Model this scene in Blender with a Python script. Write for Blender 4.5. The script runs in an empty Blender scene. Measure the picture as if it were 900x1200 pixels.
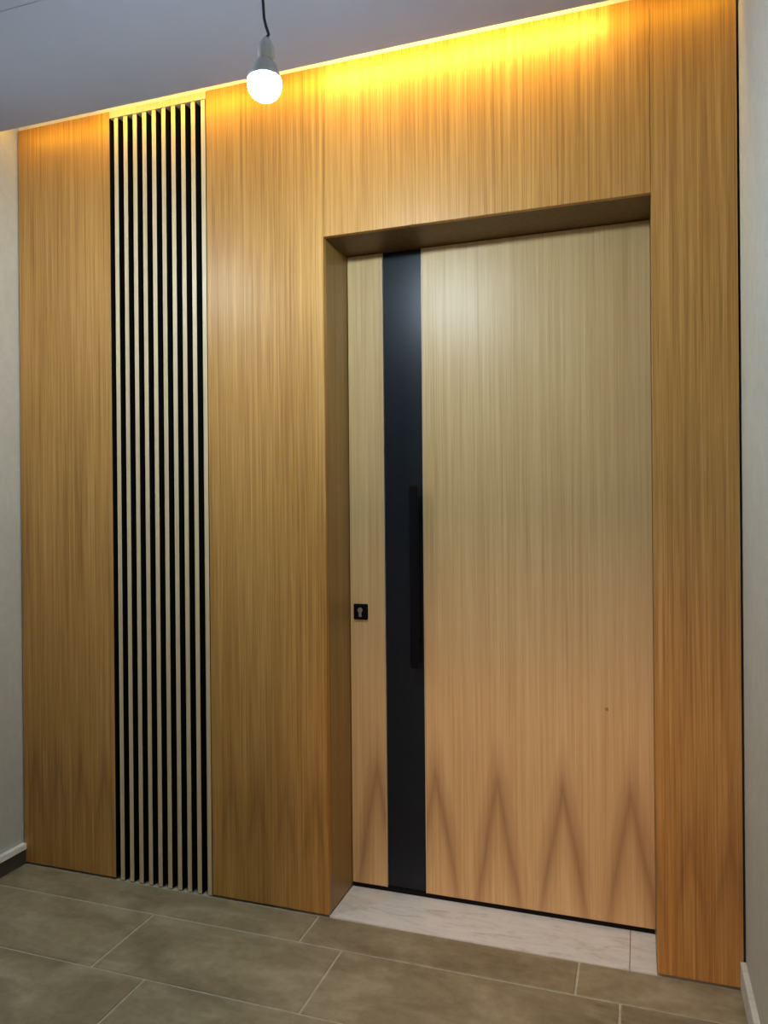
import bpy, bmesh, math, random
from mathutils import Matrix, Vector

random.seed(7)
C = bpy.context.scene.collection
S = bpy.context.scene

# ------------------------------------------------------------------ camera
cam_data = bpy.data.cameras.new('camera')
cam_data.sensor_fit = 'VERTICAL'
cam_data.sensor_height = 36.0
cam_data.lens = 886.17 * 36.0 / 1200.0
cam_data.clip_start = 0.02
cam = bpy.data.objects.new('camera', cam_data)
C.objects.link(cam)
r = Vector((0.94700872, 0.3210891, -0.00873361))
u = Vector((0.00782429, 0.0041222, 0.99996089))
f = Vector((-0.32111254, 0.94704002, -0.00139146))
cam.matrix_world = Matrix(((r.x, u.x, -f.x, 0.0), (r.y, u.y, -f.y, -2.4052),
                           (r.z, u.z, -f.z, 1.4), (0, 0, 0, 1)))
S.camera = cam

# ------------------------------------------------------------------ world, light, exposure
w = bpy.data.worlds.new('world')
S.world = w
w.use_nodes = True
bg = w.node_tree.nodes['Background']
bg.inputs[0].default_value = (0.95, 0.90, 0.80, 1)
bg.inputs[1].default_value = 0.6

BULB_STRENGTH = 640.0
BULB_ADDED = 270.0
LED_STRENGTH = 118.0
LED_MID = 42.0
LED_SOFT = 16.0

def area_light(name, loc, rot, sx, sy, power, col):
    d = bpy.data.lights.new(name, 'AREA')
    d.shape = 'RECTANGLE'; d.size = sx; d.size_y = sy
    d.energy = power; d.color = col
    o = bpy.data.objects.new(name, d); C.objects.link(o)
    o.location = loc; o.rotation_euler = rot
    return o
# added unseen lamp behind the camera: beam through the doorway warms the door's foot
area_light('added_beam_light', (-0.2, -6.5, 2.86), (math.radians(75), 0, 0), 0.45, 0.5, 150.0, (1.0, 0.60, 0.47))

S.view_settings.view_transform = 'Standard'
S.view_settings.look = 'None'
S.view_settings.gamma = 1.0
S.view_settings.use_curve_mapping = False
S.view_settings.exposure = 0.14
S.cycles.use_denoising = True
S.cycles.max_bounces = 10
S.cycles.diffuse_bounces = 6
S.cycles.sample_clamp_indirect = 4.0

# ------------------------------------------------------------------ sizes (metres)
XL, XR = -2.3584, 0.28          # side walls
XJL, XJR = -1.0282, 0.0374      # door recess
XS0, XS1 = -1.9076, -1.4921     # slat feature
ZT, ZH = 2.935, 2.3466          # top of cladding, head of recess
D = 0.2197                      # depth of recess
ZC = 2.889                       # dropped ceiling
SLOT = -0.09                    # edge of the ceiling slot
YF = -3.6                       # wall behind the camera

# ------------------------------------------------------------------ mesh helpers
def add_box(bm, x0, x1, y0, y1, z0, z1, bevel=0.0, mi=0):
    vs = [bm.verts.new((x, y, z)) for x in (x0, x1) for y in (y0, y1) for z in (z0, z1)]
    fs = []
    for q in ((0, 1, 3, 2), (4, 6, 7, 5), (0, 4, 5, 1), (2, 3, 7, 6), (0, 2, 6, 4), (1, 5, 7, 3)):
        fc = bm.faces.new([vs[i] for i in q]); fc.material_index = mi; fs.append(fc)
    if bevel > 0:
        es = list({e for fc in fs for e in fc.edges})
        bmesh.ops.bevel(bm, geom=es, offset=bevel, segments=1, affect='EDGES')
    return fs

def add_lathe(bm, prof, cx, cy, cz, n=24, axis='Z'):
    rings = []
    for rad, h in prof:
        ring = []
        for k in range(n):
            a = 2 * math.pi * k / n
            if axis == 'Z':
                p = (cx + rad * math.cos(a), cy + rad * math.sin(a), cz + h)
            else:
                p = (cx + rad * math.cos(a), cy + h, cz + rad * math.sin(a))
            ring.append(bm.verts.new(p))
        rings.append(ring)
    for a, b in zip(rings, rings[1:]):
        for k in range(n):
            bm.faces.new((a[k], a[(k + 1) % n], b[(k + 1) % n], b[k])).smooth = True
    bm.faces.new(rings[0]); bm.faces.new(rings[-1])

def add_tube(bm, pts, rad, n=8):
    pts = [Vector(p) for p in pts]
    rings = []
    for i, p in enumerate(pts):
        t = (pts[min(i + 1, len(pts) - 1)] - pts[max(i - 1, 0)]).normalized()
        a = t.orthogonal().normalized() if abs(t.x) > .9 else t.cross(Vector((1, 0, 0))).normalized()
        b = t.cross(a)
        rings.append([bm.verts.new(p + rad * (math.cos(2 * math.pi * k / n) * a + math.sin(2 * math.pi * k / n) * b)) for k in range(n)])
    for a, b in zip(rings, rings[1:]):
        for k in range(n):
            bm.faces.new((a[k], a[(k + 1) % n], b[(k + 1) % n], b[k])).smooth = True
    bm.faces.new(rings[0]); bm.faces.new(rings[-1])

def obj(name, bm, mats, parent=None):
    bmesh.ops.recalc_face_normals(bm, faces=bm.faces)
    me = bpy.data.meshes.new(name); bm.to_mesh(me); bm.free()
    for m in (mats if isinstance(mats, (list, tuple)) else [mats]):
        me.materials.append(m)
    o = bpy.data.objects.new(name, me); C.objects.link(o)
    if parent is not None:
        o.parent = parent
        o.matrix_parent_inverse = parent_world(parent).inverted()
    return o

def parent_world(p):
    m = Matrix.Translation(p.location)
    return m if p.parent is None else m   # every Empty here sits at top level; meshes stay at the origin

def box(name, dims, mats, parent=None, bevel=0.0):
    bm = bmesh.new(); add_box(bm, *dims, bevel=bevel)
    return obj(name, bm, mats, parent)

def empty(name, loc=(0, 0, 0)):
    o = bpy.data.objects.new(name, None); C.objects.link(o)
    o.location = loc; o.empty_display_size = 0.1
    return o

def thing(o, label, cat, group=None):
    o['label'] = label; o['category'] = cat
    if group: o['group'] = group
    return o

def structure(o, label, cat):
    o['kind'] = 'structure'; o['label'] = label; o['category'] = cat
    return o

# ------------------------------------------------------------------ materials
class N:
    def __init__(self, name):
        self.m = bpy.data.materials.new(name); self.m.use_nodes = True
        self.t = self.m.node_tree; self.b = self.t.nodes['Principled BSDF']
    def new(self, kind, **kw):
        n = self.t.nodes.new(kind)
        for k, v in kw.items(): setattr(n, k, v)
        return n
    def link(self, a, b): self.t.links.new(a, b)
    def math(self, op, a, b=None, c=None, clamp=False):
        n = self.new('ShaderNodeMath', operation=op, use_clamp=clamp)
        for i, v in enumerate((a, b, c)):
            if v is None: continue
            if isinstance(v, (int, float)): n.inputs[i].default_value = v
            else: self.link(v, n.inputs[i])
        return n.outputs[0]
    def noise(self, vec, scale, detail=3.0, rough=0.5, dist=0.0):
        n = self.new('ShaderNodeTexNoise')
        self.link(vec, n.inputs['Vector'])
        n.inputs['Scale'].default_value = scale; n.inputs['Detail'].default_value = detail
        n.inputs['Roughness'].default_value = rough; n.inputs['Distortion'].default_value = dist
        return n.outputs['Fac']
    def mapping(self, vec, scale):
        n = self.new('ShaderNodeMapping'); self.link(vec, n.inputs['Vector'])
        n.inputs['Scale'].default_value = scale
        return n.outputs['Vector']
    def ramp(self, fac, stops):
        n = self.new('ShaderNodeValToRGB'); self.link(fac, n.inputs[0])
        e = n.color_ramp.elements
        while len(e) < len(stops): e.new(0.5)
        for el, (p, c) in zip(e, stops):
            el.position = p; el.color = (*c, 1)
        return n.outputs[0]
    def mix(self, fac, a, b, blend='MIX'):
        n = self.new('ShaderNodeMix', data_type='RGBA', blend_type=blend)
        for i, v in ((0, fac), (6, a), (7, b)):
            if isinstance(v, (int, float)): n.inputs[i].default_value = v
            elif isinstance(v, tuple): n.inputs[i].default_value = (*v, 1)
            else: self.link(v, n.inputs[i])
        return n.outputs[2]
    def bump(self, h, strength, dist=0.002):
        n = self.new('ShaderNodeBump'); self.link(h, n.inputs['Height'])
        n.inputs['Strength'].default_value = strength; n.inputs['Distance'].default_value = dist
        self.link(n.outputs[0], self.b.inputs['Normal'])
    def set(self, **kw):
        for k, v in kw.items():
            s = self.b.inputs[k.replace('_', ' ')]
            if isinstance(v, (int, float)): s.default_value = v
            elif isinstance(v, tuple): s.default_value = (*v, 1)
            else: self.link(v, s)
        return self

def plain(name, col, rough=0.5, metal=0.0, var=0.08, scale=40):
    n = N(name)
    co = n.new('ShaderNodeTexCoord').outputs['Object']
    f_ = n.noise(co, scale, 4)
    n.set(Base_Color=n.ramp(f_, [(0.3, tuple(c * (1 - var) for c in col)), (0.7, tuple(min(1, c * (1 + var)) for c in col))]),
          Roughness=rough, Metallic=metal)
    return n.m

def wood(name, dark, mid, light, rough=0.34, spec=0.5, spires=0.0, peak=0.46, pitch=0.2, phase=0.0, tint=None):
    """Vertical-grained veneer: streaks stretched along Z; optional row of cathedral spires near the bottom."""
    n = N(name)
    tc = n.new('ShaderNodeTexCoord').outputs['Object']
    rnd = n.new('ShaderNodeObjectInfo').outputs['Random']
    sh = n.new('ShaderNodeCombineXYZ')
    n.link(n.math('MULTIPLY', rnd, 13.0), sh.inputs[0]); n.link(n.math('MULTIPLY', rnd, 7.0), sh.inputs[2])
    va = n.new('ShaderNodeVectorMath', operation='ADD'); n.link(tc, va.inputs[0]); n.link(sh.outputs[0], va.inputs[1])
    co = va.outputs[0]
    fine = n.noise(n.mapping(co, (1, 1, 0.008)), 230, 2, 0.6)
    mid_ = n.noise(n.mapping(co, (1, 1, 0.012)), 75, 3, 0.6, 0.2)
    wide = n.noise(n.mapping(co, (1, 1, 0.12)), 6, 3, 0.5)
    ray = n.noise(n.mapping(co, (1, 1, 0.035)), 160, 2, 0.5)
    g = n.math('ADD', n.math('MULTIPLY', fine, 0.34), n.math('MULTIPLY', mid_, 0.36))
    g = n.math('ADD', g, n.math('MULTIPLY', wide, 0.16))
    g = n.math('ADD', g, n.math('MULTIPLY', ray, 0.14))
    col = n.ramp(g, [(0.36, dark), (0.5, mid), (0.64, light)])
    if spires > 0:
        sp = n.new('ShaderNodeSeparateXYZ'); n.link(tc, sp.inputs[0])
        wob = n.noise(n.mapping(tc, (1, 1, 0.3)), 9, 2)
        x = n.math('ADD', sp.outputs[0], n.math('MULTIPLY', n.math('SUBTRACT', wob, 0.5), 0.025))
        q = n.math('DIVIDE', n.math('SUBTRACT', x, phase), pitch)
        tri = n.math('MULTIPLY', n.math('ABSOLUTE', n.math('SUBTRACT', n.math('FRACT', n.math('ADD', q, 0.5)), 0.5)), pitch)
        d = n.math('SUBTRACT', sp.outputs[2], n.math('SUBTRACT', peak, n.math('MULTIPLY', tri, 5.4)))
        def band(off, width, amt):
            a = n.math('DIVIDE', n.math('ABSOLUTE', n.math('SUBTRACT', d, off)), width)
            return n.math('MULTIPLY', n.math('POWER', n.math('SUBTRACT', 1.0, a, clamp=True), 1.4), amt)
        k = n.math('ADD', n.math('MULTIPLY', band(0.0, 0.23, 0.9), n.math('SUBTRACT', 2.6, n.math('DIVIDE', tri, pitch * 0.18), clamp=True)), band(-0.2, 0.09, 0.14))
        k = n.math('ADD', k, band(0.17, 0.11, 0.16))
        k = n.math('MULTIPLY', k, n.math('ADD', 0.65, n.math('MULTIPLY', mid_, 0.7)))
        low = n.math('SUBTRACT', 1.0, n.math('DIVIDE', n.math('SUBTRACT', sp.outputs[2], 0.45), 0.25), clamp=True)
        k = n.math('MULTIPLY', n.math('MULTIPLY', k, low), spires, clamp=True)
        col = n.mix(k, col, (dark[0] * 0.5, dark[1] * 0.40, dark[2] * 0.38))
    n.set(Base_Color=col, Roughness=rough, Specular_IOR_Level=spec)
    n.bump(g, 0.12, 0.001)
    return n.m

WD, WM, WL = (0.285, 0.130, 0.026), (0.485, 0.240, 0.056), (0.66, 0.372, 0.115)
M = {}
M['cladding'] = wood('cladding_veneer', WD, WM, WL, rough=0.42, spires=0.45, peak=0.42, pitch=0.11, phase=-1.3)
M['header'] = wood('header_veneer', WD, WM, WL, rough=0.42)
M['door'] = wood('door_veneer', (0.51, 0.315, 0.13), (0.62, 0.41, 0.18), (0.70, 0.50, 0.245), rough=0.40, spec=0.45, spires=0.75, peak=0.45, pitch=0.222, phase=-0.036)
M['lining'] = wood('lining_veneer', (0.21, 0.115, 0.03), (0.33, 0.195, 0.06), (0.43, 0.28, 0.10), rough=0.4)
M['head'] = wood('shaded_lining_veneer', (0.085, 0.045, 0.013), (0.13, 0.072, 0.022), (0.18, 0.105, 0.036), rough=0.5)  # soffit shade put into the colour: darker copy of the lining veneer
M['slat'] = wood('slat_veneer', (0.54, 0.40, 0.235), (0.69, 0.53, 0.325), (0.76, 0.60, 0.39), rough=0.4)
M['band'] = wood('edge_band_veneer', (0.45, 0.33, 0.19), (0.55, 0.42, 0.26), (0.62, 0.48, 0.3), rough=0.35)
M['black'] = plain('matt_black', (0.006, 0.006, 0.006), 0.7)
M['inlay'] = plain('black_lacquer', (0.008, 0.011, 0.016), 0.33)
M['black'].node_tree.nodes['Principled BSDF'].inputs['Specular IOR Level'].default_value = 0.1
M['inlay'].node_tree.nodes['Principled BSDF'].inputs['Specular IOR Level'].default_value = 0.3
M['handle'] = plain('black_metal', (0.002, 0.002, 0.004), 0.7, 0.0)
M['handle'].node_tree.nodes['Principled BSDF'].inputs['Specular IOR Level'].default_value = 0.12
M['steel'] = plain('brushed_steel', (0.55, 0.55, 0.52), 0.3, 0.9)
M['ceiling'] = plain('ceiling_paint', (0.31, 0.335, 0.41), 0.85, var=0.02, scale=5)
M['plaster'] = plain('white_plaster', (0.78, 0.76, 0.70), 0.9, var=0.03)
M['white_plastic'] = plain('white_plastic', (0.75, 0.77, 0.78), 0.4, var=0.02)
M['cord'] = plain('cord_rubber', (0.05, 0.05, 0.07), 0.6)
M['grout'] = plain('grout', (0.50, 0.46, 0.34), 0.9, var=0.15)
M['skirting_dark'] = plain('dark_stone', (0.055, 0.045, 0.038), 0.5, var=0.25, scale=25)

def plaster_wall(name, col):
    n = N(name)
    tc = n.new('ShaderNodeTexCoord').outputs['Object']
    a = n.noise(tc, 3.5, 5, 0.6); b = n.noise(tc, 28, 4, 0.6)
    g = n.math('ADD', n.math('MULTIPLY', a, 0.55), n.math('MULTIPLY', b, 0.45))
    n.set(Base_Color=n.ramp(g, [(0.3, tuple(c * 0.84 for c in col)), (0.7, col)]), Roughness=0.75)
    n.bump(b, 0.15, 0.003)
    return n.m
M['wall'] = plaster_wall('mottled_wall', (0.58, 0.565, 0.50))

def tile_mat():
    n = N('stone_tile')
    tc = n.new('ShaderNodeTexCoord').outputs['Object']
    rnd = n.new('ShaderNodeObjectInfo').outputs['Random']
    a = n.noise(n.mapping(tc, (1, 2.2, 1)), 3.2, 6, 0.62, 0.6)
    b = n.noise(tc, 24, 5, 0.65)
    g = n.math('ADD', n.math('MULTIPLY', a, 0.7), n.math('MULTIPLY', b, 0.3))
    g = n.math('ADD', g, n.math('MULTIPLY', n.math('SUBTRACT', rnd, 0.5), 0.07))
    col = n.ramp(g, [(0.34, (0.19, 0.152, 0.09)), (0.5, (0.305, 0.256, 0.16)), (0.66, (0.43, 0.37, 0.25))])
    n.set(Base_Color=col, Roughness=n.math('ADD', 0.30, n.math('MULTIPLY', b, 0.2)))
    n.bump(g, 0.15, 0.004)
    return n.m
M['tile'] = tile_mat()

def marble(name, base, vein):
    n = N(name)
    tc = n.new('ShaderNodeTexCoord').outputs['Object']
    a = n.noise(n.mapping(tc, (0.8, 3.2, 3.2)), 7, 6, 0.6, 1.4)
    b = n.noise(tc, 60, 3)
    g = n.math('ADD', n.math('MULTIPLY', a, 0.85), n.math('MULTIPLY', b, 0.15))
    n.set(Base_Color=n.ramp(g, [(0.32, vein), (0.48, base), (0.7, tuple(min(1, c * 1.12) for c in base))]), Roughness=0.35)
    return n.m
M['marble'] = marble('pale_marble', (0.74, 0.73, 0.69), (0.56, 0.53, 0.47))
M['cap'] = marble('skirting_cap', (0.88, 0.86, 0.80), (0.72, 0.68, 0.6))

def emitter(name, col, strength):
    n = N(name)
    n.set(Base_Color=(0.9, 0.9, 0.9), Emission_Color=col, Emission_Strength=strength)
    return n.m
M['bulb'] = emitter('lit_bulb', (0.69, 0.87, 1.0), BULB_STRENGTH)
M['bulb_added'] = emitter('lit_bulb_added', (0.78, 0.90, 1.0), BULB_ADDED)
M['led'] = emitter('amber_led', (1.0, 0.66, 0.11), LED_STRENGTH)
M['led_mid'] = emitter('amber_led_medium', (1.0, 0.60, 0.03), LED_MID)
M['led_soft'] = emitter('amber_led_soft', (1.0, 0.56, 0.015), LED_SOFT)

# ------------------------------------------------------------------ floor: grout bed and stone tiles
floor = structure(box('floor', (XL - 0.1, XR + 0.1, YF - 0.1, 0.30, -0.05, -0.0035), M['grout']),
                  'brown grey stone tile floor with pale grout lines', 'floor')
G = 0.0038
def tile(x0, x1, y0, y1):
    if x1 - x0 < 0.02: return
    bm = bmesh.new()
    add_box(bm, x0 + G, x1 - G, y0 + G, y1 - G, -0.012, 0.0, bevel=0.0016)
    dz = random.uniform(-0.0009, 0.0004); tx = random.uniform(-0.001, 0.001); cx = (x0 + x1) / 2
    for v in bm.verts: v.co.z += dz + tx * (v.co.x - cx)
    obj('floor_tile', bm, M['tile'], floor)
rows = [(-0.167, 0.0, [-1.065, -0.19])]
y, k = -0.167, 0
while y > YF:
    y1 = max(y - 0.322, YF)
    if k == 0: js = [-1.62, -0.914, -0.065]
    elif k == 1: js = [-2.13, -1.422, -0.712, -0.003]
    else:
        s = [-2.0, -1.66, -1.9][k % 3]; js = [s + 0.71 * i for i in range(4)]
    rows.append((y1, y, js)); y = y1; k += 1
for y0, y1, js in rows:
    xs = [XL] + [j for j in js if XL + 0.03 < j < XR - 0.03] + [XR]
    for a, b in zip(xs, xs[1:]): tile(a, b, y0, y1)

# ------------------------------------------------------------------ ceiling: dropped boards and the deck above the slot
ceiling = structure(box('ceiling', (XL - 0.1, XR + 0.1, YF - 0.1, 0.25, 3.02, 3.10), M['ceiling']),
                    'blue grey painted ceiling stopping short of the wood wall', 'ceiling')
box('ceiling_board', (XL, XR, -0.641, SLOT, ZC, ZC + 0.012), M['ceiling'], ceiling, 0.001)
box('ceiling_board', (XL, XR, -2.1, -0.643, ZC, ZC + 0.012), M['ceiling'], ceiling, 0.001)
box('ceiling_board', (XL, XR, YF, -2.104, ZC, ZC + 0.012), M['ceiling'], ceiling, 0.001)
box('slot_edge', (XL, XR, SLOT - 0.018, SLOT - 0.0005, ZC + 0.0125, ZC + 0.05), M['plaster'], ceiling)

# ------------------------------------------------------------------ side walls, wall behind the camera with a doorway shaped for the added lamp's beam
structure(box('wall_left', (XL - 0.1, XL, YF - 0.1, 0.30, -0.05, 3.02), M['wall']), 'mottled pale grey plaster wall left of the wood cladding', 'wall')
structure(box('wall_right', (XR, XR + 0.1, YF - 0.1, 0.30, -0.05, 3.02), M['wall']), 'narrow strip of pale grey plaster wall right of the wood cladding', 'wall')
bm = bmesh.new()
add_box(bm, XL, -0.55, YF - 0.1, YF, -0.0035, 3.02)
add_box(bm, 0.0, XR, YF - 0.1, YF, -0.0035, 3.02)
add_box(bm, -0.55, 0.0, YF - 0.1, YF, 2.1, 3.02)
structure(obj('wall_front', bm, M['wall']), 'plain pale plaster wall behind the camera with an added doorway shaping the light beam', 'wall')

# skirtings
bl = structure(empty('baseboard_left', (XL, -1.8, 0)), 'dark stone skirting with pale top edge on the left wall', 'baseboard')
box('skirting_body', (XL, XL + 0.016, YF, -0.001, 0.0, 0.058), M['skirting_dark'], bl, 0.001)
box('skirting_cap', (XL, XL + 0.021, YF, -0.001, 0.0585, 0.083), M['cap'], bl, 0.002)
br = structure(empty('baseboard_right', (XR, -1.8, 0)), 'pale marble skirting at the foot of the right wall', 'baseboard')
box('skirting_body', (XR - 0.016, XR, YF, -0.001, 0.006, 0.084), M['marble'], br, 0.0015)
box('skirting_joint', (XR - 0.012, XR, YF, -0.001, 0.0, 0.0058), M['skirting_dark'], br)

# ------------------------------------------------------------------ wood clad back wall
wb = structure(empty('wall_back', (-1.0, 0.0, 0)), 'honey brown wood veneer clad wall around the recessed door', 'wall')
bm = bmesh.new()                                   # rough wall behind the cladding
add_box(bm, XL, XJL - 0.021, 0.060, D + 0.08, -0.0035, 3.02)
add_box(bm, XJR + 0.021, XR, 0.060, D + 0.08, -0.0035, 3.02)
add_box(bm, XJL - 0.021, XJR + 0.021, 0.060, D + 0.08, ZH + 0.021, 3.02)
add_box(bm, XJL - 0.021, XJR + 0.021, D + 0.047, D + 0.08, -0.0035, ZH + 0.021)
obj('black_core', bm, M['black'], wb)
box('plaster_band', (XL, XR, 0.012, 0.0595, ZT + 0.001, 3.019), M['plaster'], wb)
T = 0.02
box('painted_shade_strip', (XS0 - 0.0038, XS0 - 0.0008, 0.0015, 0.0455, 0.006, ZT - 0.028), M['black'], wb)  # black strip stands in for the shade on the panel's end face
box('wood_panel', (XL + 0.007, XS0 - 0.004, 0, T, 0.006, ZT), M['cladding'], wb, 0.0012)
box('wood_panel', (XS1 + 0.004, XJL, 0, T, 0.006, ZT), M['cladding'], wb, 0.0012)
box('wood_panel', (XJL + 0.0006, XJR - 0.0006, 0, T, ZH, ZT), M['header'], wb, 0.0012)
box('wood_panel', (XJR, XR - 0.0065, 0, T, 0.006, ZT), M['cladding'], wb, 0.0012)
box('slat_header', (XS0 - 0.003, XS1 + 0.003, 0.001, 0.0595, ZT - 0.026, ZT), M['slat'], wb, 0.001)
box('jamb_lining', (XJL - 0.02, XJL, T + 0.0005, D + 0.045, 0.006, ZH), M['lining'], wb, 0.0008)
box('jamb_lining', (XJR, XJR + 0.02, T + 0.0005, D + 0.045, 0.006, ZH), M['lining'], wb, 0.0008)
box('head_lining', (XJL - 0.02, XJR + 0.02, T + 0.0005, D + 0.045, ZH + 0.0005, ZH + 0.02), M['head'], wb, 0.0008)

# ------------------------------------------------------------------ slat screen
sl = thing(empty('slat_screen', ((XS0 + XS1) / 2, 0.05, 0)), 'tall screen of ten pale vertical slats over black backing, between two wood panels', 'slat screen')
box('backing', (XS0 - 0.003, XS1 + 0.003, 0.046, 0.0595, 0.0, ZT - 0.0265), M['black'], sl)
first = None
for i in range(10):
    x = -1.8813 + i * 0.04227
    if first is None:
        bm = bmesh.new()
        add_box(bm, -0.0086, 0.0086, 0.002, 0.0035, 0.0, ZT - 0.030, mi=1)
        add_box(bm, -0.0086, 0.0086, 0.0036, 0.0455, 0.0, ZT - 0.030)
        first = obj('slat', bm, [M['black'], M['slat']], sl); o = first
    else:
        o = first.copy(); C.objects.link(o)
    o.location = (x, 0, random.uniform(0, 0.0015))

# ------------------------------------------------------------------ door
d0 = D
door = structure(empty('door_1', ((XJL + XJR) / 2, D, 0)), 'wide honey veneer door with a full height black strip and pull handle', 'door')
ZB = 0.021
XA, XB = -0.888, -0.7415
box('door_panel', (XJL + 0.003, XA - 0.004, d0, d0 + 0.044, ZB, ZH - 0.002), M['door'], door, 0.001)
leaf = box('door_panel', (XB + 0.004, XJR - 0.0008, d0, d0 + 0.044, ZB, ZH - 0.002), M['door'], door, 0.001)
box('edge_band', (XA - 0.0038, XA, d0 - 0.001, d0 + 0.044, ZB, ZH - 0.002), M['band'], door)
box('edge_band', (XB, XB + 0.0038, d0 - 0.001, d0 + 0.044, ZB, ZH - 0.002), M['band'], door)
box('black_strip', (XA + 0.0003, XB - 0.0003, d0 + 0.009, d0 + 0.044, ZB, ZH - 0.002), M['inlay'], door)
box('bottom_seal', (XJL + 0.003, XJR - 0.003, d0 + 0.003, d0 + 0.044, 0.0045, ZB - 0.0005), M['black'], door)
# pull handle
ph = box('pull_handle', (-0.781, -0.750, d0 - 0.045, d0 - 0.026, 0.84, 1.487), M['handle'], door, 0.003)
for z in (0.93, 1.397):
    box('standoff', (-0.774, -0.757, d0 - 0.0255, d0 + 0.0085, z - 0.008, z + 0.008), M['handle'], ph, 0.002)
# lock
lk = box('lock_plate', (-1.010, -0.955, d0 - 0.009, d0 - 0.0002, 0.999, 1.057), M['handle'], door, 0.003)
bm = bmesh.new()
add_lathe(bm, [(0.0088, -0.0135), (0.0098, -0.0125), (0.0098, -0.009)], -0.983, d0, 1.0345, 20, 'Y')
add_box(bm, -0.9885, -0.9775, d0 - 0.0128, d0 - 0.009, 1.010, 1.034, bevel=0.001)
cyl = obj('keyhole_cylinder', bm, M['steel'], lk)
cyl['label'] = 'silver keyhole cylinder'
bm = bmesh.new()
add_lathe(bm, [(0.0052, -0.0016), (0.006, -0.0008), (0.006, -0.0001)], -0.112, d0, 0.732, 14, 'Y')
obj('knot', bm, M['lining'], leaf)  # small knot in the door veneer

# ------------------------------------------------------------------ threshold
th = thing(empty('door_threshold', ((XJL + XJR) / 2, 0.1, 0)), 'pale veined marble threshold in the door recess', 'threshold')
box('marble_slab', (XJL + 0.0008, -0.0425, 0.002, D + 0.045, -0.0034, 0.004), M['marble'], th, 0.001)
box('marble_slab', (-0.0405, XJR - 0.0008, 0.002, D + 0.045, -0.0034, 0.004), M['marble'], th, 0.001)

# ------------------------------------------------------------------ bare bulb on its cord
def pendant(bx, by, bz, glow, label):
    pb = thing(empty('pendant_bulb', (bx, by, bz)), label, 'lamp', 'bare bulbs hanging from the ceiling')
    bm = bmesh.new()
    add_lathe(bm, [(0.041 * math.sin(a), -0.041 * math.cos(a)) for a in [0.12 + i * (math.pi * 0.57 - 0.12) / 11 for i in range(12)]], bx, by, bz, 28)
    obj('bulb_dome', bm, glow, pb)
    bm = bmesh.new()
    add_lathe(bm, [(0.0398, 0.0092), (0.0398, 0.013), (0.031, 0.038), (0.020, 0.055), (0.0145, 0.060)], bx, by, bz, 28)
    obj('bulb_body', bm, M['white_plastic'], pb)
    bm = bmesh.new()
    add_lathe(bm, [(0.0175, 0.056), (0.020, 0.058), (0.020, 0.086), (0.018, 0.092), (0.010, 0.104), (0.006, 0.110)], bx + 0.005, by, bz, 24)
    obj('lamp_holder', bm, M['white_plastic'], pb)
    bm = bmesh.new()
    add_tube(bm, [(bx + .005, by, bz + .108), (bx + .011, by + .002, bz + .118), (bx + .004, by + .001, bz + .140), (bx, by, bz + .158), (bx - .003, by, bz + .21),
                  (bx - .002, by, bz + .30), (bx + .001, by, bz + .38), (bx, by, ZC - 0.0205)], 0.0036)
    obj('cord', bm, M['cord'], pb)
    bm = bmesh.new()
    add_lathe(bm, [(0.012, -0.022), (0.035, -0.012), (0.04, -0.0005)], bx, by, ZC, 24)
    obj('ceiling_rose', bm, M['white_plastic'], pb)
    return pb
pendant(-0.8485, -0.7695, 2.430, M['bulb'], 'lit bare white bulb hanging on a dark cord in front of the wood wall')
pendant(-1.86, -0.80, 2.47, M['bulb_added'], 'added dimmer bare bulb on a dark cord, unseen, brightening the left panel')  # unseen second bulb, added to lift the light on the left panel

# ------------------------------------------------------------------ amber light strips in the ceiling slot
def led(x0, x1, mat, label):
    e = thing(empty('light_strip', ((x0 + x1) / 2, SLOT + 0.006, ZC + 0.035)), label, 'light strip', 'light strips in the ceiling slot')
    box('strip_channel', (x0, x1, SLOT, SLOT + 0.012, ZC + 0.037, ZC + 0.045), M['steel'], e)
    box('strip_diffuser', (x0, x1, SLOT + 0.001, SLOT + 0.011, ZC + 0.031, ZC + 0.0368), mat, e)
led(-1.03, -0.10, M['led'], 'bright amber light strip hidden in the ceiling slot above the door header')
led(-1.95, -1.035, M['led_mid'], 'dimmer amber light strip hidden in the ceiling slot above the slat screen')
led(-0.095, 0.26, M['led_soft'], 'short dim amber light strip hidden in the ceiling slot beside the right wall')
led(-2.33, -1.955, M['led_soft'], 'short dim amber light strip hidden in the ceiling slot beside the left wall')
